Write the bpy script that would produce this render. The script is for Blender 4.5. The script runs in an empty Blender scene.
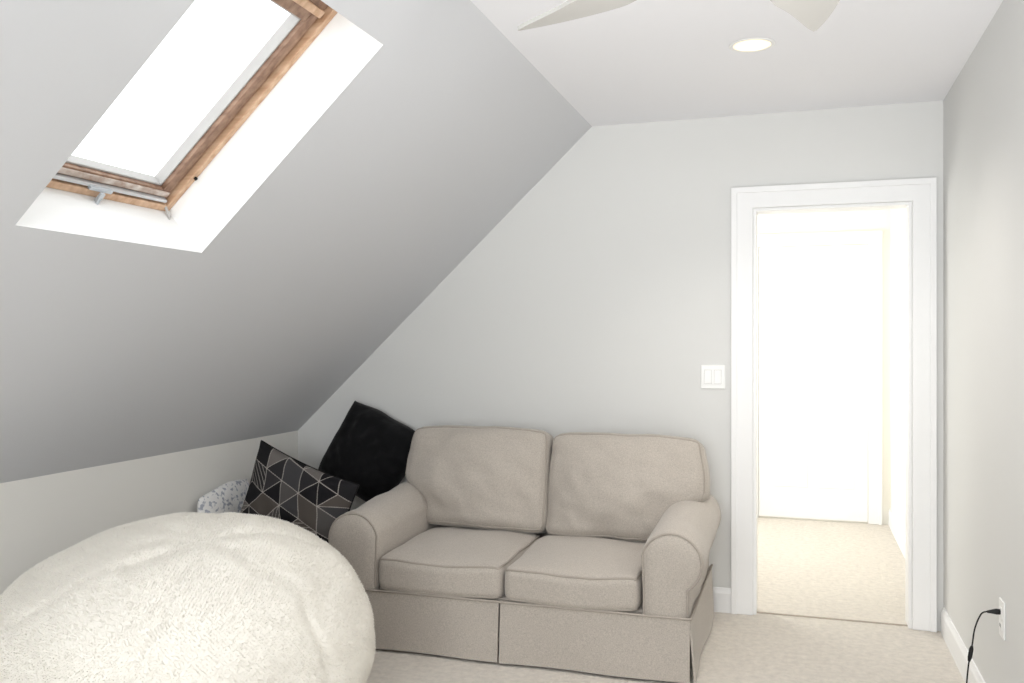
import bpy, bmesh, math, random
from mathutils import Vector, Matrix, noise
random.seed(4)
SC = bpy.context.scene
COL = SC.collection
PI = math.pi
SC.view_settings.view_transform = 'Standard'
SC.view_settings.look = 'None'

# ------------------------------------------------------------------ materials
def S2L(c):
    return tuple(((v/255)/12.92 if v/255 <= .04045 else (((v/255)+.055)/1.055)**2.4) for v in c)

def mat(name, rgb, rough=.85, mottle=None, bump=None, sheen=0, metallic=0, spec=.3, bump2=None):
    m = bpy.data.materials.new(name); m.use_nodes = True
    nt = m.node_tree; b = nt.nodes['Principled BSDF']
    c = S2L(rgb)
    b.inputs['Base Color'].default_value = (*c, 1)
    b.inputs['Roughness'].default_value = rough
    b.inputs['Metallic'].default_value = metallic
    b.inputs['Specular IOR Level'].default_value = spec
    if sheen:
        b.inputs['Sheen Weight'].default_value = sheen
        b.inputs['Sheen Roughness'].default_value = .5
    tc = nt.nodes.new('ShaderNodeTexCoord')
    if mottle:
        sc, amt = mottle
        n = nt.nodes.new('ShaderNodeTexNoise'); n.inputs['Scale'].default_value = sc
        n.inputs['Detail'].default_value = 4; n.inputs['Roughness'].default_value = .65
        nt.links.new(tc.outputs['Object'], n.inputs['Vector'])
        r = nt.nodes.new('ShaderNodeValToRGB')
        r.color_ramp.elements[0].position = .3; r.color_ramp.elements[1].position = .7
        r.color_ramp.elements[0].color = (*[v*(1-amt) for v in c], 1)
        r.color_ramp.elements[1].color = (*[min(1, v*(1+amt)) for v in c], 1)
        nt.links.new(n.outputs['Fac'], r.inputs['Fac'])
        nt.links.new(r.outputs['Color'], b.inputs['Base Color'])
    prev = None
    for bp in (bump, bump2):
        if not bp: continue
        sc, st, dist = bp
        n = nt.nodes.new('ShaderNodeTexNoise'); n.inputs['Scale'].default_value = sc
        n.inputs['Detail'].default_value = 3
        nt.links.new(tc.outputs['Object'], n.inputs['Vector'])
        bn = nt.nodes.new('ShaderNodeBump'); bn.inputs['Strength'].default_value = st
        bn.inputs['Distance'].default_value = dist
        nt.links.new(n.outputs['Fac'], bn.inputs['Height'])
        if prev: nt.links.new(prev.outputs['Normal'], bn.inputs['Normal'])
        nt.links.new(bn.outputs['Normal'], b.inputs['Normal'])
        prev = bn
    return m

def emit(name, rgb, st):
    m = bpy.data.materials.new(name); m.use_nodes = True
    b = m.node_tree.nodes['Principled BSDF']
    b.inputs['Base Color'].default_value = (.12, .12, .12, 1)
    b.inputs['Emission Color'].default_value = (*rgb, 1)
    b.inputs['Emission Strength'].default_value = st
    return m

M = {}
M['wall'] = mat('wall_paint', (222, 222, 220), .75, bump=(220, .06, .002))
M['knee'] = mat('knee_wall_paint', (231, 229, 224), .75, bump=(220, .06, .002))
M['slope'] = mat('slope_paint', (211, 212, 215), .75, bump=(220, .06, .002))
M['ceil'] = mat('ceiling_paint', (243, 243, 246), .85, bump=(220, .05, .002))
M['hall'] = mat('hall_paint', (244, 241, 233), .85, bump=(220, .05, .002))
M['white'] = mat('white_trim_paint', (244, 244, 244), .4, bump=(60, .02, .001))
M['well'] = mat('skylight_well_paint', (246, 246, 245), .8, bump=(200, .04, .001))
M['carpet'] = mat('carpet_pile', (243, 235, 224), .98, mottle=(32, .10), bump=(220, .9, .015), bump2=(28, .45, .025), sheen=.25, spec=.1)
M['seam'] = mat('carpet_seam_binding', (176, 165, 152), .95, mottle=(200, .15), bump=(300, .4, .002))
M['sofa'] = mat('sofa_weave', (182, 174, 165), .95, mottle=(230, .2), bump=(420, .4, .003), bump2=(9, .3, .013), sheen=.25, spec=.15)
M['sofa_pipe'] = mat('sofa_piping_weave', (168, 160, 151), .95, mottle=(320, .1), bump=(600, .3, .002), spec=.15)
M['fleece'] = mat('bean_bag_fleece', (237, 233, 225), .98, mottle=(26, .02), bump=(150, .2, .004), spec=.05)
M['black'] = mat('black_velour', (17, 17, 19), .9, bump=(400, .3, .002), bump2=(10, .5, .02), sheen=.10, spec=.15)
M['dark_wood'] = mat('dark_leg_wood', (48, 36, 30), .5, bump=(40, .1, .001))
M['plastic'] = mat('white_plastic', (240, 240, 238), .35, bump=(30, .01, .0005), spec=.5)
M['slot'] = mat('dark_slot', (30, 30, 30), .6, bump=(30, .01, .0005))
M['rubber'] = mat('black_rubber', (20, 20, 21), .5, bump=(100, .05, .0005))
M['fan_w'] = mat('fan_white', (191, 189, 185), .45, bump=(50, .02, .0005))
M['alu'] = mat('grey_aluminium', (205, 206, 208), .4, metallic=.3, bump=(120, .03, .0005))
M['latch'] = mat('grey_latch_metal', (196, 202, 208), .4, metallic=.2, bump=(120, .03, .0005))
M['bead'] = mat('grey_gasket', (186, 184, 182), .6, bump=(120, .03, .0005))
M['lamp'] = emit('lamp_diffuser', (1, .94, .81), 1.6)
M['lamp_rim'] = emit('lamp_diffuser_rim', (1, .85, .60), 1.3)
M['globe'] = emit('added_globe_glow', (1, .95, .88), 3)  # glow of the globe added under the fan

def wood_mat(name, a, b_, axis_scale=(4, 60, 60)):
    m = bpy.data.materials.new(name); m.use_nodes = True
    nt = m.node_tree; b = nt.nodes['Principled BSDF']
    b.inputs['Roughness'].default_value = .45
    tc = nt.nodes.new('ShaderNodeTexCoord'); mp = nt.nodes.new('ShaderNodeMapping')
    mp.inputs['Rotation'].default_value = (0, PHI_, 0)
    mp.inputs['Scale'].default_value = axis_scale
    n = nt.nodes.new('ShaderNodeTexNoise'); n.inputs['Scale'].default_value = 1; n.inputs['Detail'].default_value = 5
    r = nt.nodes.new('ShaderNodeValToRGB')
    r.color_ramp.elements[0].position = .3; r.color_ramp.elements[1].position = .7
    r.color_ramp.elements[0].color = (*S2L(a), 1); r.color_ramp.elements[1].color = (*S2L(b_), 1)
    nt.links.new(tc.outputs['Object'], mp.inputs['Vector']); nt.links.new(mp.outputs['Vector'], n.inputs['Vector'])
    nt.links.new(n.outputs['Fac'], r.inputs['Fac']); nt.links.new(r.outputs['Color'], b.inputs['Base Color'])
    return m
PHI_ = math.atan2(2.487-.838, -1.037+2.79)
M['pine'] = wood_mat('weathered_pine', (186, 146, 114), (220, 186, 156), (2, 44, 44))
M['pine_d'] = wood_mat('dark_pine', (120, 89, 70), (166, 134, 112), (2, 44, 44))
M['pine_w'] = wood_mat('sun_worn_pine', (156, 126, 108), (220, 212, 205), (26, 26, 26))

def glass_mat():
    m = bpy.data.materials.new('clear_pane'); m.use_nodes = True
    nt = m.node_tree; nt.nodes.clear()
    o = nt.nodes.new('ShaderNodeOutputMaterial'); mx = nt.nodes.new('ShaderNodeMixShader')
    t = nt.nodes.new('ShaderNodeBsdfTransparent'); g = nt.nodes.new('ShaderNodeBsdfGlossy')
    g.inputs['Roughness'].default_value = .02; t.inputs['Color'].default_value = (.97, .98, .98, 1)
    mx.inputs['Fac'].default_value = .05
    nt.links.new(t.outputs[0], mx.inputs[1]); nt.links.new(g.outputs[0], mx.inputs[2]); nt.links.new(mx.outputs[0], o.inputs[0])
    return m
M['glass'] = glass_mat()

def attr_mat():
    m = bpy.data.materials.new('geometric_print'); m.use_nodes = True
    nt = m.node_tree; b = nt.nodes['Principled BSDF']
    b.inputs['Roughness'].default_value = .9; b.inputs['Specular IOR Level'].default_value = .15
    a = nt.nodes.new('ShaderNodeVertexColor'); a.layer_name = 'print'
    nt.links.new(a.outputs['Color'], b.inputs['Base Color'])
    return m
M['geo'] = attr_mat()
def hsh(*k):
    x = math.sin(k[0]*127.1+k[1]*311.7+(k[2] if len(k) > 2 else 0)*74.7+13.3)*43758.5453
    return x-math.floor(x)
PAL = [(28, 27, 29), (38, 37, 39), (24, 23, 26), (66, 65, 67), (84, 81, 80), (32, 31, 33), (46, 45, 47), (108, 103, 100), (56, 54, 56), (30, 29, 32), (84, 78, 74)]
def cube_print(x, y, a=.112):
    """hexagons split into rhombi (cubes), thin pale outlines, some rhombi halved, a few striped facets"""
    r0 = math.radians(40); x, y = x*math.cos(r0)-y*math.sin(r0)+.05, x*math.sin(r0)+y*math.cos(r0)+.09
    q = (math.sqrt(3)/3*x-y/3)/a; r = (2/3*y)/a; s = -q-r
    rq, rr, rs = round(q), round(r), round(s)
    dq, dr, ds = abs(rq-q), abs(rr-r), abs(rs-s)
    if dq > dr and dq > ds: rq = -rr-rs
    elif dr > ds: rr = -rq-rs
    cx, cy = a*math.sqrt(3)*(rq+rr/2), a*1.5*rr
    px, py = x-cx, y-cy
    rot = -PI/2 if hsh(rq, rr, 31) > .5 else -PI/2+PI/3      # cube seen from above or below
    ang = math.atan2(py, px); sec = int(((ang-rot) % (2*PI))//(2*PI/3))
    ap = a*math.sqrt(3)/2
    de = ap-max(abs(px*math.cos(t)+py*math.sin(t)) for t in (0, PI/3, -PI/3))
    rad = math.hypot(px, py)
    dsps = []
    for k in range(3):
        t = rot+k*2*PI/3
        al = px*math.cos(t)+py*math.sin(t); pe = abs(-px*math.sin(t)+py*math.cos(t))
        dsps.append(pe if al > 0 else rad)
    mid = rot+(sec+.5)*2*PI/3
    pe = -px*math.sin(mid)+py*math.cos(mid); al = px*math.cos(mid)+py*math.sin(mid)
    c = PAL[int(hsh(rq, rr, sec)*len(PAL)) % len(PAL)]
    line = min(de, min(dsps)) < .0017
    k2 = hsh(rq+7, rr, sec)
    if k2 > .80:                              # split along the long diagonal
        if abs(pe) < .0014: line = True
        if pe > 0: c = PAL[int(hsh(rq, rr+5, sec)*len(PAL)) % len(PAL)]
    elif k2 > .66:                            # split along the short diagonal
        if abs(al-a/2) < .0014: line = True
        if al > a/2: c = PAL[int(hsh(rq, rr+5, sec)*len(PAL)) % len(PAL)]
    elif hsh(rq, rr+9, sec) > .72:            # fine stripes
        f = (al/.018) % 1
        if f < .15: line = True
    return (164, 158, 152) if line else c

def floral_mat():
    m = bpy.data.materials.new('grey_on_white_print'); m.use_nodes = True
    nt = m.node_tree; b = nt.nodes['Principled BSDF']; N = nt.nodes; L = nt.links
    b.inputs['Roughness'].default_value = .9
    tc = N.new('ShaderNodeTexCoord'); v = N.new('ShaderNodeTexNoise'); v.inputs['Scale'].default_value = 52
    v.inputs['Detail'].default_value = 1
    L.new(tc.outputs['Object'], v.inputs['Vector'])
    r = N.new('ShaderNodeValToRGB')
    r.color_ramp.elements[0].position = .54; r.color_ramp.elements[0].color = (*S2L((240, 239, 238)), 1)
    r.color_ramp.elements[1].position = .65; r.color_ramp.elements[1].color = (*S2L((172, 176, 187)), 1)
    L.new(v.outputs['Fac'], r.inputs['Fac']); L.new(r.outputs['Color'], b.inputs['Base Color'])
    return m
M['floral'] = floral_mat()

# ------------------------------------------------------------------ helpers
def box(bm, x0, x1, y0, y1, z0, z1, T=None):
    vs = [Vector((x, y, z)) for z in (z0, z1) for y in (y0, y1) for x in (x0, x1)]
    if T: vs = [T(v) for v in vs]
    v = [bm.verts.new(p) for p in vs]
    for f in ((0, 2, 3, 1), (4, 5, 7, 6), (0, 1, 5, 4), (2, 6, 7, 3), (0, 4, 6, 2), (1, 3, 7, 5)):
        bm.faces.new([v[i] for i in f])

def prism(bm, poly, axis, a0, a1):
    def P(p, a):
        return Vector((p[0], a, p[1])) if axis == 'y' else (Vector((a, p[0], p[1])) if axis == 'x' else Vector((p[0], p[1], a)))
    A = [bm.verts.new(P(p, a0)) for p in poly]; B = [bm.verts.new(P(p, a1)) for p in poly]
    n = len(poly)
    bm.faces.new(A); bm.faces.new(B[::-1])
    for i in range(n): bm.faces.new([A[i], A[(i+1) % n], B[(i+1) % n], B[i]])

def lathe(bm, prof, cx, cy, seg=40):
    rings = []
    for r, z in prof:
        if r < 1e-6: rings.append([bm.verts.new((cx, cy, z))])
        else: rings.append([bm.verts.new((cx+r*math.cos(2*PI*i/seg), cy+r*math.sin(2*PI*i/seg), z)) for i in range(seg)])
    for a, b in zip(rings, rings[1:]):
        for i in range(seg):
            j = (i+1) % seg
            if len(a) == 1 and len(b) == 1: continue
            if len(a) == 1: bm.faces.new([a[0], b[i], b[j]])
            elif len(b) == 1: bm.faces.new([a[i], a[j], b[0]])
            else: bm.faces.new([a[i], a[j], b[j], b[i]])

def smooth_path(pts, n=8, closed=False):
    pts = [Vector(p) for p in pts]; out = []; L = len(pts)
    rng = range(L) if closed else range(L-1)
    for i in rng:
        p1, p2 = pts[i], pts[(i+1) % L]
        p0 = pts[(i-1) % L] if closed or i > 0 else p1
        p3 = pts[(i+2) % L] if closed or i+2 < L else p2
        for k in range(n):
            t = k/n
            out.append(.5*((2*p1)+(p2-p0)*t+(2*p0-5*p1+4*p2-p3)*t*t+(3*p1-p0-3*p2+p3)*t**3))
    if not closed: out.append(pts[-1])
    return out

def tube(bm, pts, r, closed=False, seg=7):
    pts = [Vector(p) for p in pts]; n = len(pts); rings = []; ref = None
    for i, p in enumerate(pts):
        a = pts[(i-1) % n] if closed or i > 0 else p
        b = pts[(i+1) % n] if closed or i < n-1 else p
        t = (b-a)
        if t.length < 1e-9: t = Vector((0, 0, 1))
        t.normalize()
        if ref is None:
            ref = Vector((0, 0, 1)) if abs(t.z) < .9 else Vector((1, 0, 0))
        u = (ref - t*ref.dot(t))
        if u.length < 1e-6: u = t.orthogonal()
        u.normalize(); ref = u; w = t.cross(u)
        rr = r[i] if isinstance(r, list) else r
        rings.append([bm.verts.new(p+u*math.cos(2*PI*k/seg)*rr+w*math.sin(2*PI*k/seg)*rr) for k in range(seg)])
    rng = range(n) if closed else range(n-1)
    for i in rng:
        a, b = rings[i], rings[(i+1) % n]
        for k in range(seg): bm.faces.new([a[k], a[(k+1) % seg], b[(k+1) % seg], b[k]])
    if not closed:
        bm.faces.new(rings[0][::-1]); bm.faces.new(rings[-1])

def obj(name, bm, m, parent=None, smooth=False, bevel=0, origin=None, sharp=40):
    """links bm (world coordinates) as one mesh; origin / parent location becomes the local zero"""
    off = Vector((0, 0, 0))
    if parent is not None:
        q = parent
        while q: off += q.location; q = q.parent
    if origin is not None: off = Vector(origin)
    bmesh.ops.recalc_face_normals(bm, faces=bm.faces)
    bmesh.ops.translate(bm, verts=bm.verts, vec=-off)
    me = bpy.data.meshes.new(name); bm.to_mesh(me); bm.free()
    for mm in (m if isinstance(m, (list, tuple)) else [m]): me.materials.append(mm)
    o = bpy.data.objects.new(name, me); COL.objects.link(o)
    if parent is not None: o.parent = parent
    elif origin is not None: o.location = off
    if smooth:
        for p in me.polygons: p.use_smooth = True
        if sharp < 180:
            try: me.set_sharp_from_angle(angle=math.radians(sharp))
            except Exception: pass
    if bevel:
        b = o.modifiers.new('bevel', 'BEVEL'); b.width = bevel; b.segments = 2; b.limit_method = 'ANGLE'
    return o

def thing(name, label, cat, loc, group=None):
    o = bpy.data.objects.new(name, None); COL.objects.link(o); o.location = loc
    o.empty_display_size = .1
    return tag(o, label, cat, group)
def tag(o, label, cat, group=None):
    o['label'] = label; o['category'] = cat
    if group: o['group'] = group
    return o
def struct(o, label=None, cat=None):
    o['kind'] = 'structure'
    if label: o['label'] = label
    if cat: o['category'] = cat
    return o
def sstep(a, b, x):
    t = max(0, min(1, (x-a)/(b-a))); return t*t*(3-2*t)

# ------------------------------------------------------------------ camera
H = 1.358
cam = bpy.data.cameras.new('camera'); co = bpy.data.objects.new('camera', cam); COL.objects.link(co)
cam.sensor_width = 36; cam.lens = 900/1024*36; cam.clip_start = .02
co.location = (0, 0, H); co.rotation_euler = (PI/2, 0, math.radians(17.7))
SC.camera = co

# ------------------------------------------------------------------ room constants
D = 4.63; XR = .643; XL = -2.79; XC = -1.037; ZC = 2.487; ZK = .838; Y0 = -1.4; YH = 7.2; XHL = -1.15
PHI = math.atan2(ZC-ZK, XC-XL); CP, SP = math.cos(PHI), math.sin(PHI)
def SL(Y, v, w): return Vector((XL+v*CP-w*SP, Y, ZK+v*SP+w*CP))
OY0, OY1, OV0, OV1 = 1.815, 2.572, 1.195, 2.12     # skylight opening

# floor
bm = bmesh.new(); box(bm, XL-.1, XR+.1, Y0-.1, YH+.1, -.1, 0)
struct(obj('floor', bm, M['carpet']), 'cream cut-pile carpet running through the room and the hall', 'floor')
# ceiling
bm = bmesh.new(); box(bm, XC, XR+.1, Y0-.1, D+.06, ZC, ZC+.1)
struct(obj('ceiling', bm, M['ceil']), 'flat white ceiling above the room', 'ceiling')
bm = bmesh.new(); box(bm, XHL-.1, XR+.1, D+.06, YH+.1, ZC, ZC+.1)
struct(obj('ceiling', bm, M['ceil']), 'flat white ceiling above the hall', 'ceiling')
# sloped wall with the skylight well
bm = bmesh.new()
ys = [Y0-.1, OY0, OY1, D+.08]; vv = [-.12, OV0, OV1, (XC-XL)/CP+.1]
for i in range(3):
    for j in range(3):
        if i == 1 and j == 1: continue
        bm.faces.new([bm.verts.new(SL(y, v, 0)) for y, v in ((ys[i], vv[j]), (ys[i+1], vv[j]), (ys[i+1], vv[j+1]), (ys[i], vv[j+1]))])
WD = .30
cs = [(OY0, OV0), (OY1, OV0), (OY1, OV1), (OY0, OV1)]
for i in range(4):
    a, b = cs[i], cs[(i+1) % 4]
    f = bm.faces.new([bm.verts.new(SL(*a, 0)), bm.verts.new(SL(*b, 0)), bm.verts.new(SL(*b, WD)), bm.verts.new(SL(*a, WD))])
    f.material_index = 1
bmesh.ops.remove_doubles(bm, verts=bm.verts, dist=1e-4)
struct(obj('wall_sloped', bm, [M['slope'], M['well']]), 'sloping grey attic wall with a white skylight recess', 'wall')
# knee wall
bm = bmesh.new(); box(bm, XL-.1, XL, Y0-.1, D+.05, 0, ZK+.04)
for v in bm.verts:
    if v.co.x > XL-.01 and v.co.z > .1: v.co.z = ZK
struct(obj('wall_left', bm, M['knee']), 'low off-white knee wall under the slope', 'wall')
# back wall with door opening
DX0, DX1, DZ = -.219, .508, 2.02
bm = bmesh.new()
prism(bm, [(XL-.15, 0), (DX0, 0), (DX0, DZ), (DX1, DZ), (DX1, 0), (XR+.1, 0), (XR+.1, ZC+.1), (XL-.15, ZC+.1)], 'y', D, D+.12)
struct(obj('wall_back', bm, M['wall']), 'pale grey end wall with the doorway', 'wall')
# right wall of the room, right wall of the hall
bm = bmesh.new(); box(bm, XR, XR+.1, Y0-.1, D+.06, 0, ZC+.1)
struct(obj('wall_right', bm, M['wall']), 'pale grey wall along the right side', 'wall')
bm = bmesh.new(); box(bm, XR, XR+.1, D+.06, YH+.1, 0, ZC+.1)
struct(obj('wall_hall_right', bm, M['hall']), 'right wall of the hall', 'wall')
# wall behind the camera with window opening
WX0, WX1, WZ0, WZ1 = -1.25, .35, .75, 2.2
bm = bmesh.new()
for a in ((XL-.15, WX0, 0, ZC+.1), (WX1, XR+.1, 0, ZC+.1), (WX0, WX1, 0, WZ0), (WX0, WX1, WZ1, ZC+.1)):
    box(bm, a[0], a[1], Y0-.12, Y0, a[2], a[3])
struct(obj('wall_front', bm, M['wall']), 'gable wall with a window behind the viewpoint', 'wall')
# hall walls; the left one has an opening added to let fill light in
GY0, GY1, GZ0, GZ1 = 5.5, 6.9, .6, 2.1
bm = bmesh.new()
for a in ((D+.12, GY0, 0, ZC+.1), (GY1, YH+.1, 0, ZC+.1), (GY0, GY1, 0, GZ0), (GY0, GY1, GZ1, ZC+.1)):
    box(bm, XHL-.1, XHL, a[0], a[1], a[2], a[3])
struct(obj('wall_hall_left', bm, M['hall']), 'left wall of the hall', 'wall')
bm = bmesh.new(); box(bm, XHL-.1, XR+.1, YH, YH+.1, 0, ZC+.1)
struct(obj('wall_hall_end', bm, M['hall']), 'end wall of the hall', 'wall')

# window behind the viewpoint
w2 = bpy.data.objects.new('window_2', None); COL.objects.link(w2); w2.location = ((WX0+WX1)/2, Y0-.06, WZ0); struct(w2, 'white framed window in the gable wall behind the viewpoint', 'window')
bm = bmesh.new()
for a in ((WX0, WX0+.05, WZ0, WZ1), (WX1-.05, WX1, WZ0, WZ1), (WX0+.05, WX1-.05, WZ0, WZ0+.05), (WX0+.05, WX1-.05, WZ1-.05, WZ1), ((WX0+WX1)/2-.025, (WX0+WX1)/2+.025, WZ0+.05, WZ1-.05)):
    box(bm, a[0], a[1], Y0-.1, Y0-.02, a[2], a[3])
obj('window_frame', bm, M['white'], w2)
bm = bmesh.new(); box(bm, WX0+.05, WX1-.05, Y0-.065, Y0-.06, WZ0+.05, WZ1-.05)
obj('window_pane', bm, M['glass'], w2)
# added window, out of view, so the hall can be lit from the left
w3 = bpy.data.objects.new('added_hall_window', None); COL.objects.link(w3); w3.location = (XHL-.05, (GY0+GY1)/2, GZ0); struct(w3, 'white framed window added out of view in the left hall wall to light the hall', 'window')
bm = bmesh.new()
for a in ((GY0, GY0+.05, GZ0, GZ1), (GY1-.05, GY1, GZ0, GZ1), (GY0+.05, GY1-.05, GZ0, GZ0+.05), (GY0+.05, GY1-.05, GZ1-.05, GZ1)):
    box(bm, XHL-.08, XHL-.02, a[0], a[1], a[2], a[3])
obj('window_frame', bm, M['white'], w3)
bm = bmesh.new(); box(bm, XHL-.055, XHL-.05, GY0+.05, GY1-.05, GZ0+.05, GZ1-.05)
obj('window_pane', bm, M['glass'], w3)

# casing round the doorway: side pieces and head with a stepped profile
def casing(name, x0, x1, ztop, y, w, label, t=.018):
    e = bpy.data.objects.new(name, None); COL.objects.link(e); e.location = ((x0+x1)/2, y, 0); struct(e, label, 'trim')
    def frame(nm, a, b, ya, yb, bev):   # one continuous band, a..b measured outward from the opening
        bm = bmesh.new()
        prism(bm, [(x0-b, 0), (x0-a, 0), (x0-a, ztop+a), (x1+a, ztop+a), (x1+a, 0), (x1+b, 0), (x1+b, ztop+b), (x0-b, ztop+b)], 'y', ya, yb)
        obj(nm, bm, M['white'], e, bevel=bev)
    frame('casing_board', 0, w, y-t, y, .004)
    frame('back_band', w*.72, w, y-t-.008, y-t+.001, .003)
    return e
casing('trim_1', DX0, DX1, DZ, D, .105, 'white moulded casing round the open doorway')
bm = bmesh.new()
prism(bm, [(DX0, 0), (DX0+.016, 0), (DX0+.016, DZ-.016), (DX1-.016, DZ-.016), (DX1-.016, 0), (DX1, 0), (DX1, DZ), (DX0, DZ)], 'y', D-.005, D+.125)
struct(obj('trim_2', bm, M['white'], bevel=.003), 'white door jamb lining the opening', 'trim')
bm = bmesh.new(); box(bm, DX0+.016, DX1-.016, D+.03, D+.045, -.002, .004)
struct(obj('trim_4', bm, M['seam']), 'carpet seam strip across the threshold of the doorway', 'trim')
# hall end door
HX0, HX1, HZ = -.30, .49, 2.085
casing('trim_3', HX0, HX1, HZ, YH, .095, 'white casing round the door at the end of the hall')
d1 = bpy.data.objects.new('door_1', None); COL.objects.link(d1); d1.location = ((HX0+HX1)/2, YH, 0); struct(d1, 'white panelled door closed at the end of the hall', 'door')
bm = bmesh.new(); box(bm, HX0+.003, HX1-.003, YH-.012, YH-.001, .012, HZ-.003); obj('door_slab', bm, M['white'], d1, bevel=.003)
for (a, b, c, d) in ((HX0+.1, HX0+.36, .25, .95), (HX1-.36, HX1-.1, .25, .95), (HX0+.1, HX0+.36, 1.1, 1.95), (HX1-.36, HX1-.1, 1.1, 1.95)):
    bm = bmesh.new(); box(bm, a, b, YH-.016, YH-.011, c, d); obj('door_panel', bm, M['white'], d1, bevel=.003)

# baseboards
BP = [(0, 0), (.014, 0), (.014, .095), (.009, .108), (.006, .122), (0, .122)]
def base_x(name, x0, x1, y, label):        # along X, facing -Y
    bm = bmesh.new(); prism(bm, [(y-a, z) for a, z in BP], 'x', x0, x1); struct(obj(name, bm, M['white']), label, 'baseboard')
def base_y(name, y0, y1, x, s, label):
    bm = bmesh.new(); prism(bm, [(x+s*a, z) for a, z in BP], 'y', y0, y1); struct(obj(name, bm, M['white']), label, 'baseboard')
base_x('baseboard_back', XL+.014, DX0-.105, D, 'white baseboard on the end wall')
base_y('baseboard_right', Y0, D-.03, XR, -1, 'white baseboard along the right wall')
base_y('baseboard_left', Y0, D, XL, 1, 'white baseboard along the knee wall')
base_y('baseboard_hall', D+.12, YH, XR, -1, 'white baseboard along the hall wall')

# ------------------------------------------------------------------ skylight (window_1)
w1 = bpy.data.objects.new('window_1', None); COL.objects.link(w1); w1.location = SL((OY0+OY1)/2, (OV0+OV1)/2, .24)
struct(w1, 'pine framed roof window set deep in the sloping wall', 'window')
def sbox(bm, y0, y1, v0, v1, w0, w1_): box(bm, y0, y1, v0, v1, w0, w1_, T=lambda p: SL(p.x, p.y, p.z))
def frame4(name, inset, wid, w0, w1_, m, bev=.003, top=None, topin=0):
    a, b, c, d = OY0+inset, OY1-inset, OV0+inset, OV1-inset-topin
    t = top or wid
    bm = bmesh.new()
    sbox(bm, a, a+wid, c, d, w0, w1_); sbox(bm, b-wid, b, c, d, w0, w1_)
    sbox(bm, a+wid, b-wid, c, c+wid, w0, w1_); sbox(bm, a+wid, b-wid, d-t, d, w0, w1_)
    return obj(name, bm, m, w1, bevel=bev)
TR = .085
frame4('window_frame', 0, .026, .195, .29, M['pine'])
frame4('weather_seal', .026, .014, .226, .28, M['slot'], 0)
frame4('sash', .036, .040, .212, .268, M['pine_d'], top=TR)
frame4('glazing_bead', .076, .007, .228, .267, M['bead'], .002, topin=TR-.040)
bm = bmesh.new(); sbox(bm, OY0+.08, OY1-.08, OV0+.08, OV1-.038-TR, .268, .272); obj('window_pane', bm, M['glass'], w1)
bm = bmesh.new(); sbox(bm, OY0+.043, OY1-.043, OV0+.050, OV0+.070, .206, .2125); obj('worn_rail', bm, M['pine_w'], w1, bevel=.002)
bm = bmesh.new(); sbox(bm, OY0+.043, OY1-.043, OV1-.085, OV1-.058, .200, .2125); obj('top_rail', bm, M['pine'], w1, bevel=.003)
bm = bmesh.new(); sbox(bm, OY0+.043, OY1-.043, OV0+.034, OV0+.046, .194, .214); obj('vent_flap', bm, M['alu'], w1, bevel=.004)
bm = bmesh.new()
yc = 2.225
sbox(bm, yc-.045, yc+.045, OV0+.031, OV0+.042, .183, .195); sbox(bm, yc-.006, yc+.010, OV0-.012, OV0+.034, .170, .18)
tube(bm, [SL(yc, OV0+.02, .174), SL(yc-.01, OV0-.02, .154), SL(yc-.015, OV0-.042, .144), SL(yc+.005, OV0-.05, .144)], .005, seg=8)
obj('window_handle', bm, M['latch'], w1, bevel=.002)
bm = bmesh.new(); tube(bm, [SL(OY1-.03, OV0+.02, .2), SL(OY1-.025, OV0+.005, .165), SL(OY1-.03, OV0-.004, .155)], .005, seg=8)
obj('opener_bracket', bm, M['bead'], w1, smooth=True)
bm = bmesh.new(); tube(bm, [SL(OY1-.011, OV0+.16, .197), SL(OY1-.011, OV0+.16, .188)], .006, seg=10)
obj('catch', bm, M['rubber'], w1, smooth=True)

# ------------------------------------------------------------------ loveseat
XM = -1.19
sofa = thing('loveseat', 'beige two-seat skirted loveseat with rolled arms against the end wall', 'sofa', (XM, 4.08, 0))
FM = M['sofa']
def rbmap(p, h, r):
    q = Vector([max(-(h[i]-r), min(h[i]-r, p[i])) for i in range(3)])
    d = p-q
    if d.length > 1e-9: d = d/d.length*r
    return q+d
def cushion(name, h, r, T, parent, m, seams, n=26, pr=.0055):
    """rounded, puffed box; T maps local rounded-box points to world. seams: list of local axis/sign edge loops"""
    bm = bmesh.new(); bmesh.ops.create_cube(bm, size=2)
    bmesh.ops.subdivide_edges(bm, edges=bm.edges, cuts=n, use_grid_fill=True)
    rm = lambda s: math.copysign(1-(1-abs(s))**1.5, s)
    for v in bm.verts:
        p = Vector([rm(v.co[i])*h[i] for i in range(3)])
        v.co = T(rbmap(p, h, r))
    c = obj(name, bm, m, parent, smooth=True, sharp=180)
    if seams:
        bm = bmesh.new()
        for ax, sg in seams:
            o1, o2 = [i for i in range(3) if i != ax]
            loop = []
            N = 22
            for k in range(4*N):
                s, t = divmod(k, N); t = rm(-1+2*t/N)
                a, b = ((t, -1), (1, t), (-t, 1), (-1, -t))[s]
                p = Vector((0, 0, 0)); p[o1] = a*h[o1]; p[o2] = b*h[o2]; p[ax] = sg*h[ax]
                loop.append(T(rbmap(p, h, r)))
            tube(bm, loop, pr, closed=True, seg=7)
        obj('piping', bm, M['sofa_pipe'], c, smooth=True, sharp=180)
    return c

# base frame
bm = bmesh.new(); box(bm, XM-.77, XM+.77, 3.635, 4.5, .07, .27); obj('base', bm, FM, sofa, bevel=.012)
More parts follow.
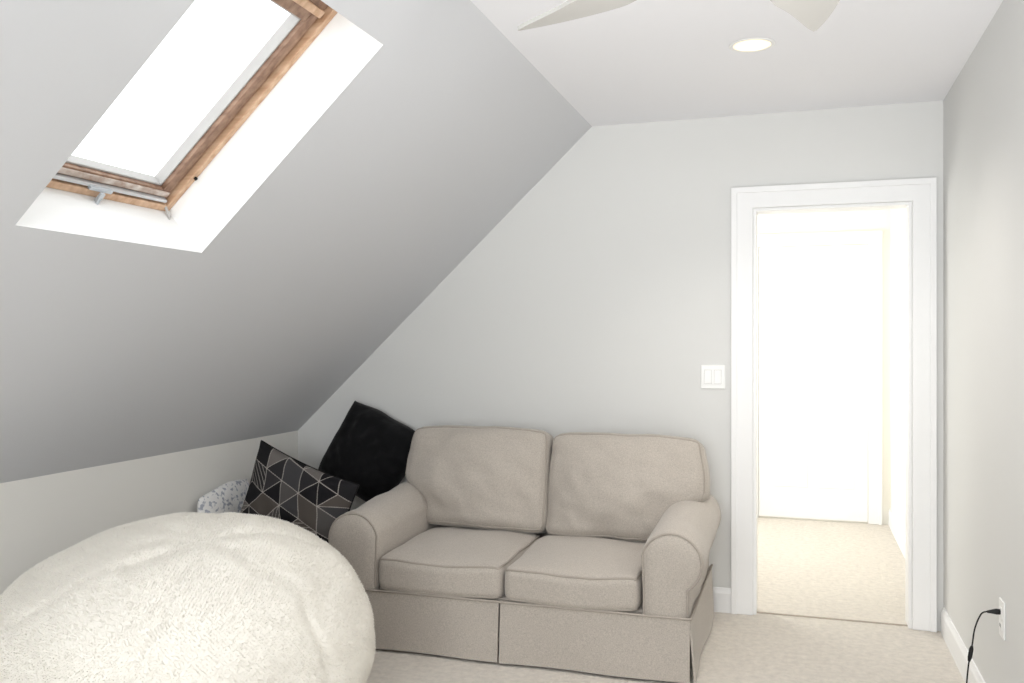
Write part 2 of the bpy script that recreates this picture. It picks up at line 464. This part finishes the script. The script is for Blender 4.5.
# seat cushions
for k, cx in enumerate((XM-.292, XM+.292)):
    h = Vector((.289, .33, .075))
    def T(p, cx=cx, h=h, k=k):
        u, v, w = p.x/h.x, p.y/h.y, p.z/h.z
        q = p.copy()
        crown = (1-u*u)*(1-v*v)
        if w > 0: q.z += .034*crown*w
        q.y -= .018*(1-u*u)*max(0, -v)
        q.z += .011*noise.noise(Vector((p.x*4+k*7, p.y*4, p.z*3)))+.004*noise.noise(Vector((p.x*11+k*7, p.y*11, p.z*3)))
        q.z += -.013*max(0, -v)
        return q+Vector((cx-.004, 3.925, .345))
    cushion('seat_cushion', h, .040, T, sofa, FM, [(2, 1), (2, -1)], pr=.005)
# plump back cushions, wider above the arms
for k, (cx, sg) in enumerate(((-1.512, -1), (-.818, 1))):
    h = Vector((.352, .085, .25))
    tl = math.radians(13)
    def T(p, cx=cx, h=h, sg=sg, k=k):
        u, v, w = p.x/h.x, p.y/h.y, p.z/h.z
        q = p.copy()
        q.y += math.copysign(1, v)*.095*(1-u*u)*(1-w*w*.9)*abs(v)
        q.y += (-.03 if v < 0 else 0)*(1-u*u)*max(0, -w)
        out = max(0, u*sg); inn = max(0, -u*sg)
        q.x += sg*(.066*sstep(-.5, .0, w)*out - .06*out*sstep(-.1, -.6, w))
        q.x -= sg*.030*out*sstep(.2, 1, w)
        q.x += sg*.012*inn*sstep(-.2, 1, w)
        q.z += .010*(1-u*u)*max(0, w) - .004*max(0, w)*sstep(.75, 1, abs(u))
        nn = noise.noise(Vector((p.x*5+k*9, p.y*3, p.z*5+2)))
        n2 = noise.noise(Vector((p.x*13+k*4+p.z*5, p.y*3, p.z*11)))
        n3 = noise.noise(Vector((p.x*8+k*2+p.z*14, p.y*3, p.z*6-p.x*9)))
        q += Vector((0, .017, .012))*nn + Vector((0, .006, 0))*n2*(1 if v < 0 else 0) + Vector((0, .008, 0))*n3*(1 if v < 0 else 0)
        y, z = q.y, q.z
        q.y = y*math.cos(tl)+z*math.sin(tl); q.z = -y*math.sin(tl)+z*math.cos(tl)
        return q+Vector((cx, 4.29, .667-.016*(k == 1)))
    cushion('back_cushion', h, .050, T, sofa, FM, [(1, -1)], pr=.0045, n=40)
# back rest frame
h = Vector((.735, .09, .33))
cushion('backrest', h, .06, lambda p: p+Vector((XM, 4.515, .41)), sofa, FM, None, n=12)
# rolled arms
def arm(sg):
    xi = XM+sg*.587
    def profile(t):
        zc = .472+.045*t; R = .127; oc = .118
        P = [(0, .06), (0, .15), (0, .26), (0, .36)]
        for a in range(168, -62, -9):
            P.append((oc+R*math.cos(math.radians(a)), zc+R*math.sin(math.radians(a))))
        P += [(.19, .33), (.187, .26), (.187, .15), (.187, .06)]
        return P
    def inset(P, d):
        if d == 0: return P
        n = len(P); out = []
        A = sum(P[i][0]*P[(i+1) % n][1]-P[(i+1) % n][0]*P[i][1] for i in range(n))
        s = 1 if A > 0 else -1
        for i in range(n):
            a, b, c = Vector(P[i-1]), Vector(P[i]), Vector(P[(i+1) % n])
            n1 = Vector((-(b-a).y, (b-a).x)).normalized(); n2 = Vector((-(c-b).y, (c-b).x)).normalized()
            nn = (n1+n2)
            nn = nn.normalized() if nn.length > 1e-6 else n1
            out.append(b+nn*d*s)
        return out
    yf = 3.602
    rs = [(yf-.010, .06), (yf-.006, .035), (yf+.002, .015), (yf+.014, .004), (yf+.034, 0)]
    for k in range(1, 13): rs.append((yf+.034+k*.066, 0))
    rs += [(rs[-1][0]+.012, .01)]
    bm = bmesh.new(); rings = []
    for y, i in rs:
        t = (y-yf)/.8
        pts = inset(profile(t), i)
        ring = []
        for p in pts:
            nz = .010*noise.noise(Vector((p[0]*6+sg*5, y*6, p[1]*6))) if i == 0 else 0
            ring.append(bm.verts.new((xi+sg*(p[0]+nz), y, p[1]+nz)))
        rings.append(ring)
    for a, b in zip(rings, rings[1:]):
        n = len(a)
        for i in range(n): bm.faces.new([a[i], a[(i+1) % n], b[(i+1) % n], b[i]])
    bm.faces.new(rings[0]); bm.faces.new(rings[-1][::-1])
    o = obj('arm', bm, FM, sofa, smooth=True, sharp=50)
    bm = bmesh.new()
    P = inset(profile(0), .008)
    tube(bm, [Vector((xi+sg*p[0], yf+.006, p[1])) for p in P], .005, closed=False, seg=7)
    obj('piping', bm, M['sofa_pipe'], o, smooth=True, sharp=180)
arm(-1); arm(1)
# skirt: panels hang from a seam round the base
def panel(pts_top, outward, z1=.262, z0=.012, flare=.012, ph=0, th=.008):
    bm = bmesh.new(); a, b = Vector(pts_top[0]), Vector(pts_top[1]); o = Vector(outward)
    nx, nz = 30, 8; G = []
    for side in (0, 1):
        g = []
        for j in range(nz+1):
            r = []
            for i in range(nx+1):
                s, t = i/nx, j/nz
                p = a.lerp(b, s)
                f = flare*t+.006*t*math.sin(s*9+ph)+.004*t*(sstep(.06, 0, s)+sstep(.94, 1, s))
                q = p+o*(f-side*th); r.append(bm.verts.new((q.x, q.y, z1+(z0-z1)*t)))
            g.append(r)
        G.append(g)
    for g in G:
        for j in range(nz):
            for i in range(nx): bm.faces.new([g[j][i], g[j][i+1], g[j+1][i+1], g[j+1][i]])
    f, k = G
    for i in range(nx):
        bm.faces.new([f[0][i], f[0][i+1], k[0][i+1], k[0][i]]); bm.faces.new([f[nz][i], f[nz][i+1], k[nz][i+1], k[nz][i]])
    for j in range(nz):
        bm.faces.new([f[j][0], f[j+1][0], k[j+1][0], k[j][0]]); bm.faces.new([f[j][nx], f[j+1][nx], k[j+1][nx], k[j][nx]])
    return obj('skirt_panel', bm, FM, sofa, smooth=True, sharp=50)
XA, XB = XM-.775, XM+.775
panel([(XA, 3.592, 0), (XM-.016, 3.592, 0)], (0, -1, 0))
panel([(XM-.008, 3.592, 0), (XB+.004, 3.592, 0)], (0, -1, 0), ph=2)
panel([(XB+.006, 3.60, 0), (XB+.006, 4.5, 0)], (1, 0, 0), ph=1)
panel([(XA-.006, 3.60, 0), (XA-.006, 4.5, 0)], (-1, 0, 0), ph=3)
bm = bmesh.new(); tube(bm, [(XA-.008, 4.5, .263), (XA-.008, 3.592, .263), (XA, 3.587, .263), (XB, 3.587, .263), (XB+.008, 3.592, .263), (XB+.008, 4.5, .263)], .005)
obj('skirt_welt', bm, M['sofa_pipe'], sofa, smooth=True, sharp=180)
for x in (XA+.05, XB-.05):
    for y in (3.66, 4.45):
        bm = bmesh.new(); box(bm, x-.025, x+.025, y-.025, y+.025, 0, .075); obj('leg', bm, M['dark_wood'], sofa, bevel=.004)

# ------------------------------------------------------------------ bean bag
bm = bmesh.new(); bmesh.ops.create_icosphere(bm, subdivisions=7, radius=1)
BX, BY = -1.93, 2.50
AX = Vector((.26, -.34, 1)).normalized()          # gathered point of the cover
A1 = AX.orthogonal().normalized(); A2 = AX.cross(A1)
seam_dirs = [math.radians(a) for a in (-170, -112, -52, 8, 68, 128)]
for v in bm.verts:
    d = v.co.normalized()
    ca = d.dot(AX); th = math.acos(max(-1, min(1, ca))); az = math.atan2(d.dot(A2), d.dot(A1))
    g = 0
    if th < 2.3:
        wob = .30*noise.noise(d*2.3)
        for s in seam_dirs:
            da = (az+wob-s+PI) % (2*PI)-PI
            arc = da*math.sin(th)
            g += math.exp(-(arc/.038)**2)*.0100*sstep(.06, .3, th)
        g += .007*math.sin(az*7+4*noise.noise(d*3))*math.exp(-((th-.30)/.22)**2)
        g += .020*math.exp(-(th/.16)**2)
        g += .012*(.5+.5*math.sin(az*4+th*6+5*noise.noise(d*2.0)))*math.exp(-((th-.7)/.4)**2)
    sag = .030*noise.noise(d*1.4+Vector((3, 1, 8)))+.012*noise.noise(d*3.0+Vector((9, 2, 1)))
    se = d.z; ce = math.sqrt(max(0, 1-se*se))
    k = .990-g*1.3+sag
    x, y = d.x*.615*k, d.y*.60*k
    z = se*(.402 if se > 0 else .43)*k
    tp = max(0, se)**2
    x += .05*tp; y += .02*tp
    if se < 0:      # bulging lower half
        b = 1+.04*math.sin(min(1, -se/.8)*PI); x *= b; y *= b
    z = max(z, -.385)
    v.co = (BX+x, BY+y, .385+z)
bb = obj('bean_bag', bm, M['fleece'], None, smooth=True, origin=(BX, BY, 0), sharp=180)
tag(bb, 'large round cream fleece bean bag on the carpet in front of the knee wall', 'bean bag')
# short plush pile
pm = bb.modifiers.new('pile', 'PARTICLE_SYSTEM'); ps = bb.particle_systems[0].settings
ps.type = 'HAIR'; ps.count = 200000; ps.hair_length = .006; ps.hair_step = 2
ps.use_advanced_hair = True; ps.normal_factor = .0016; ps.factor_random = .0008; ps.brownian_factor = .0004
ps.root_radius = 1.0; ps.tip_radius = .6; ps.radius_scale = .0010; ps.render_type = 'PATH'; ps.material = 1
ps.render_step = 2; ps.display_step = 2

# ------------------------------------------------------------------ throw pillows
def pillow(name, center, ex, ey, sx, sy, th, m, label, group=None, seed=0, piping=None, n=40, shear=0, rnd=0, printed=None, rump=1):
    ex = Vector(ex).normalized(); ey = Vector(ey); ey = (ey-ex*ey.dot(ex)).normalized(); ez = ex.cross(ey)
    bm = bmesh.new(); G = []
    def P(u, v, sd):
        f = max(0, (1-u**4)*(1-v**4))**.5*(1-.25*(u*u+v*v)/2)
        pin = .075*(1-rnd)
        x = sx/2*u*(1-pin*(1-v*v))*math.sqrt(1-rnd*v*v/2); y = sy/2*v*(1-pin*(1-u*u))*math.sqrt(1-rnd*u*u/2)
        nz = noise.noise(Vector((u*2+seed, v*2, seed)))*.16+noise.noise(Vector((u*5+seed, v*5, seed)))*.08
        nz += (rump-1)*noise.noise(Vector((u*3+v*4+seed, v*3-u*3, seed+3)))*.16
        wv = (rump-1)*.012*noise.noise(Vector((u*1.7+seed, v*1.7, 5)))
        return Vector((x+shear*y+wv, y+wv, sd*th/2*f*(1+nz)))
    for sd in (1, -1):
        G.append([[bm.verts.new(P(-1+2*i/n, -1+2*j/n, sd)) for i in range(n+1)] for j in range(n+1)])
    for g in G:
        for j in range(n):
            for i in range(n): bm.faces.new([g[j][i], g[j][i+1], g[j+1][i+1], g[j+1][i]])
    bmesh.ops.remove_doubles(bm, verts=bm.verts, dist=1e-5)
    o = obj(name, bm, m, None, smooth=True, sharp=180)
    if printed:
        at = o.data.color_attributes.new('print', 'FLOAT_COLOR', 'POINT')
        for i, v in enumerate(o.data.vertices):
            at.data[i].color = (*S2L(printed(v.co.x-shear*v.co.y, v.co.y)), 1)
    o.matrix_world = Matrix.Translation(Vector(center)) @ Matrix((ex, ey, ez)).transposed().to_4x4()
    tag(o, label, 'pillow', group)
    if piping:
        bm = bmesh.new(); loop = []
        N = 60
        for k in range(4*N):
            s, t = divmod(k, N); t = -1+2*t/N
            u, v = ((t, -1), (1, t), (-t, 1), (-1, -t))[s]
            loop.append(P(u, v, 0))
        tube(bm, loop, .004, closed=True, seg=6)
        obj('piping', bm, piping, None, smooth=True, sharp=180).parent = o
    return o
GP = 'throw pillows piled beside the loveseat'
pillow('throw_pillow', (-2.316, 3.79, .505), (.6, -.05, -.20), (.20, .25, .92), .60, .56, .20, M['geo'],
       'charcoal and grey geometric print pillow propped beside the loveseat arm', GP, 2, M['black'], shear=-.16, n=260, printed=cube_print, rnd=.04)
pillow('throw_pillow', (-2.25, 4.48, .735), (.37, .0, -.177), (.18, .085, .33), .49, .49, .19, M['black'],
       'plain black pillow leaning in the corner against the end wall', GP, 5, None, rnd=.3, n=56, rump=2.0)
pillow('throw_pillow', (-2.718, 3.86, .333), (.0, .966, .10), (-.03, -.10, .966), .46, .66, .11, M['floral'],
       'white pillow with a grey print, leaning on the knee wall', GP, 9, None, rnd=.42, n=56, rump=1.7)

# ------------------------------------------------------------------ ceiling fan
FX, FY, FZ = -.17, 1.915, 2.2
fan = thing('ceiling_fan', 'white five-blade ceiling fan hanging from the ceiling', 'ceiling fan', (FX, FY, ZC))
bm = bmesh.new(); lathe(bm, [(0, ZC), (.07, ZC), (.072, ZC-.02), (.05, ZC-.06), (.02, ZC-.075), (0, ZC-.075)], FX, FY); obj('canopy', bm, M['fan_w'], fan, smooth=True)
bm = bmesh.new(); lathe(bm, [(0, ZC-.07), (.012, ZC-.07), (.012, FZ+.06), (0, FZ+.06)], FX, FY, 16); obj('downrod', bm, M['fan_w'], fan, smooth=True)
bm = bmesh.new(); lathe(bm, [(0, FZ+.085), (.04, FZ+.085), (.10, FZ+.06), (.125, FZ+.02), (.125, FZ-.015), (.10, FZ-.035), (0, FZ-.035)], FX, FY); obj('motor_housing', bm, M['fan_w'], fan, smooth=True)
bm = bmesh.new(); lathe(bm, [(.085, FZ-.034), (.085, FZ-.045), (.07, FZ-.07), (.04, FZ-.085), (0, FZ-.09)], FX, FY); obj('added_light_globe', bm, M['globe'], fan, smooth=True)  # unseen globe, added so the fan can light the room
for k in range(5):
    A = math.radians(72.3+72*k); ca, sa = math.cos(A), math.sin(A); pt = math.radians(-9)
    def BT(r, s, z):
        z2 = z*math.cos(pt)+s*math.sin(pt); s2 = s*math.cos(pt)-z*math.sin(pt)
        return Vector((FX+r*ca-s2*sa, FY+r*sa+s2*ca, FZ+z2))
    bm = bmesh.new()
    rr = [.17+(.68-.17)*i/30 for i in range(31)]
    def hw(r):
        b = .045+.042*sstep(.17, .42, r)
        if r > .43: b *= max(0, 1-(r-.43)/.25)**.7
        return max(b, .004)
    def off(r): return -.068*math.sin(PI*min(1, max(0, (r-.12)/.57)))
    out = [(r, off(r)+hw(r)) for r in rr]+[(r, off(r)-hw(r)) for r in reversed(rr)]
    T_ = [bm.verts.new(BT(r, s, .005)) for r, s in out]; B_ = [bm.verts.new(BT(r, s, -.005)) for r, s in out]
    bm.faces.new(T_); bm.faces.new(B_[::-1])
    for i in range(len(out)):
        j = (i+1) % len(out); bm.faces.new([T_[i], T_[j], B_[j], B_[i]])
    bl = obj('blade', bm, M['fan_w'], fan)
    bm = bmesh.new(); box(bm, .10, .24, -.03, .01, -.012, -.004, T=lambda p: BT(p.x, p.y, p.z)); obj('blade_iron', bm, M['fan_w'], bl, bevel=.002)

# ------------------------------------------------------------------ recessed light
RX, RY = -.171, 3.537
rl = thing('recessed_light', 'round recessed downlight glowing in the ceiling', 'ceiling light', (RX, RY, ZC))
bm = bmesh.new(); lathe(bm, [(.070, ZC-.001), (.085, ZC-.001), (.086, ZC-.003), (.082, ZC-.006), (.070, ZC-.004)], RX, RY); obj('trim_ring', bm, M['plastic'], rl, smooth=True)
bm = bmesh.new(); lathe(bm, [(.071, ZC-.003), (.058, ZC-.005)], RX, RY); obj('diffuser_rim', bm, M['lamp_rim'], rl, smooth=True)
bm = bmesh.new(); lathe(bm, [(.058, ZC-.005), (.03, ZC-.007), (0, ZC-.008)], RX, RY); obj('diffuser', bm, M['lamp'], rl, smooth=True)

# ------------------------------------------------------------------ light switch
sx, sz = -.414, 1.18
sw = thing('light_switch', 'white double rocker light switch on the end wall beside the doorway', 'light switch', (sx, D, sz))
bm = bmesh.new(); box(bm, sx-.06, sx+.06, D-.007, D, sz-.06, sz+.06); obj('cover_plate', bm, M['plastic'], sw, bevel=.004)
for dx in (-.024, .024):
    bm = bmesh.new(); box(bm, sx+dx-.0178, sx+dx+.0178, D-.0076, D-.006, sz-.0352, sz+.0352); r = obj('rocker_surround', bm, M['bead'], sw)
    bm = bmesh.new(); prism(bm, [(D-.006, sz-.034), (D-.0145, sz-.034), (D-.0095, sz+.034), (D-.006, sz+.034)], 'x', sx+dx-.0168, sx+dx+.0168); obj('rocker', bm, M['plastic'], sw, bevel=.001)

# ------------------------------------------------------------------ outlet and cord
oy, oz = 3.333, .44
ot = thing('power_outlet', 'white wall outlet low on the right wall', 'outlet', (XR, oy, oz))
bm = bmesh.new(); box(bm, XR-.006, XR, oy-.038, oy+.038, oz-.062, oz+.062); obj('cover_plate', bm, M['plastic'], ot, bevel=.003)
for dz in (.022, -.022):
    bm = bmesh.new(); box(bm, XR-.0085, XR-.005, oy-.017, oy+.017, oz+dz-.015, oz+dz+.015); s = obj('socket', bm, M['plastic'], ot, bevel=.002)
    bm = bmesh.new()
    for dy in (-.007, .007): box(bm, XR-.0092, XR-.008, oy+dy-.0012, oy+dy+.0012, oz+dz-.005, oz+dz+.006)
    obj('slots', bm, M['slot'], s)
pc = thing('charging_cable', 'black charging cable plugged into the outlet and trailing to the carpet', 'cable', (XR-.1, oy, 0))
zp = oz+.022
bm = bmesh.new(); tube(bm, [(XR-.0095, oy, zp), (XR-.02, oy, zp), (XR-.033, oy, zp-.001), (XR-.048, oy, zp-.003)], [.009, .010, .007, .004], seg=12)
obj('plug', bm, M['rubber'], pc, smooth=True)
path = smooth_path([(XR-.045, oy, zp-.002), (XR-.065, oy, zp-.012), (XR-.085, oy-.005, zp-.06), (XR-.095, oy-.012, zp-.12), (XR-.108, oy-.02, .27), (XR-.12, oy-.04, .15), (XR-.13, oy-.08, .04), (XR-.15, oy-.16, .006), (XR-.2, oy-.4, .005), (XR-.18, oy-.8, .005)], 10)
bm = bmesh.new(); tube(bm, path, .0026, seg=8); obj('cord', bm, M['rubber'], pc, smooth=True)
bm = bmesh.new(); tube(bm, [(XR-.095, oy-.012, zp-.118), (XR-.097, oy-.013, zp-.128), (XR-.102, oy-.016, zp-.155), (XR-.105, oy-.018, zp-.168)], [.004, .007, .007, .004], seg=10); obj('inline_connector', bm, M['rubber'], pc, smooth=True)

# ------------------------------------------------------------------ light
w = bpy.data.worlds.new('world'); SC.world = w; w.use_nodes = True
bg = w.node_tree.nodes['Background']; bg.inputs[0].default_value = (.97, .985, 1, 1); bg.inputs[1].default_value = 2.6
def area(name, loc, rot, sx, sy, p, col):
    l = bpy.data.lights.new(name, 'AREA'); l.shape = 'RECTANGLE'; l.size = sx; l.size_y = sy; l.energy = p; l.color = col
    o = bpy.data.objects.new(name, l); COL.objects.link(o); o.location = loc; o.rotation_euler = rot; return o
area('window_daylight', ((WX0+WX1)/2, Y0-.2, (WZ0+WZ1)/2), (PI/2, 0, 0), 1.5, 1.35, 98, (.986, .991, 1))
area('hall_fill', (XHL-.16, (GY0+GY1)/2, (GZ0+GZ1)/2), (0, -PI/2, 0), 1.4, 1.3, 40, (1, .967, .895))  # fill behind the added window, brightens the hall
def spot(name, loc, target, energy, deg, col, r):
    l = bpy.data.lights.new(name, 'SPOT'); l.energy = energy; l.color = col; l.shadow_soft_size = r
    l.spot_size = math.radians(deg); l.spot_blend = 1
    o = bpy.data.objects.new(name, l); COL.objects.link(o); o.location = loc
    o.rotation_euler = (Vector(target)-o.location).to_track_quat('-Z', 'Y').to_euler()
spot('ceiling_fill_spot', (.1, .8, .4), (-.1, 3.0, 2.487), 120, 84, (.985, .99, 1), .25)  # added fill with no fixture, aimed up to brighten the ceiling
spot('downlight_lamp', (RX, RY, ZC-.02), (RX+.1, RY, 0), 64, 130, (1, .95, .885), .05)
l = bpy.data.lights.new('fan_fill', 'POINT'); l.energy = 5; l.color = (1, .97, .94); l.shadow_soft_size = .06  # added fill below the fan, for light from above
o = bpy.data.objects.new('fan_fill', l); COL.objects.link(o); o.location = (FX, FY, FZ-.17)
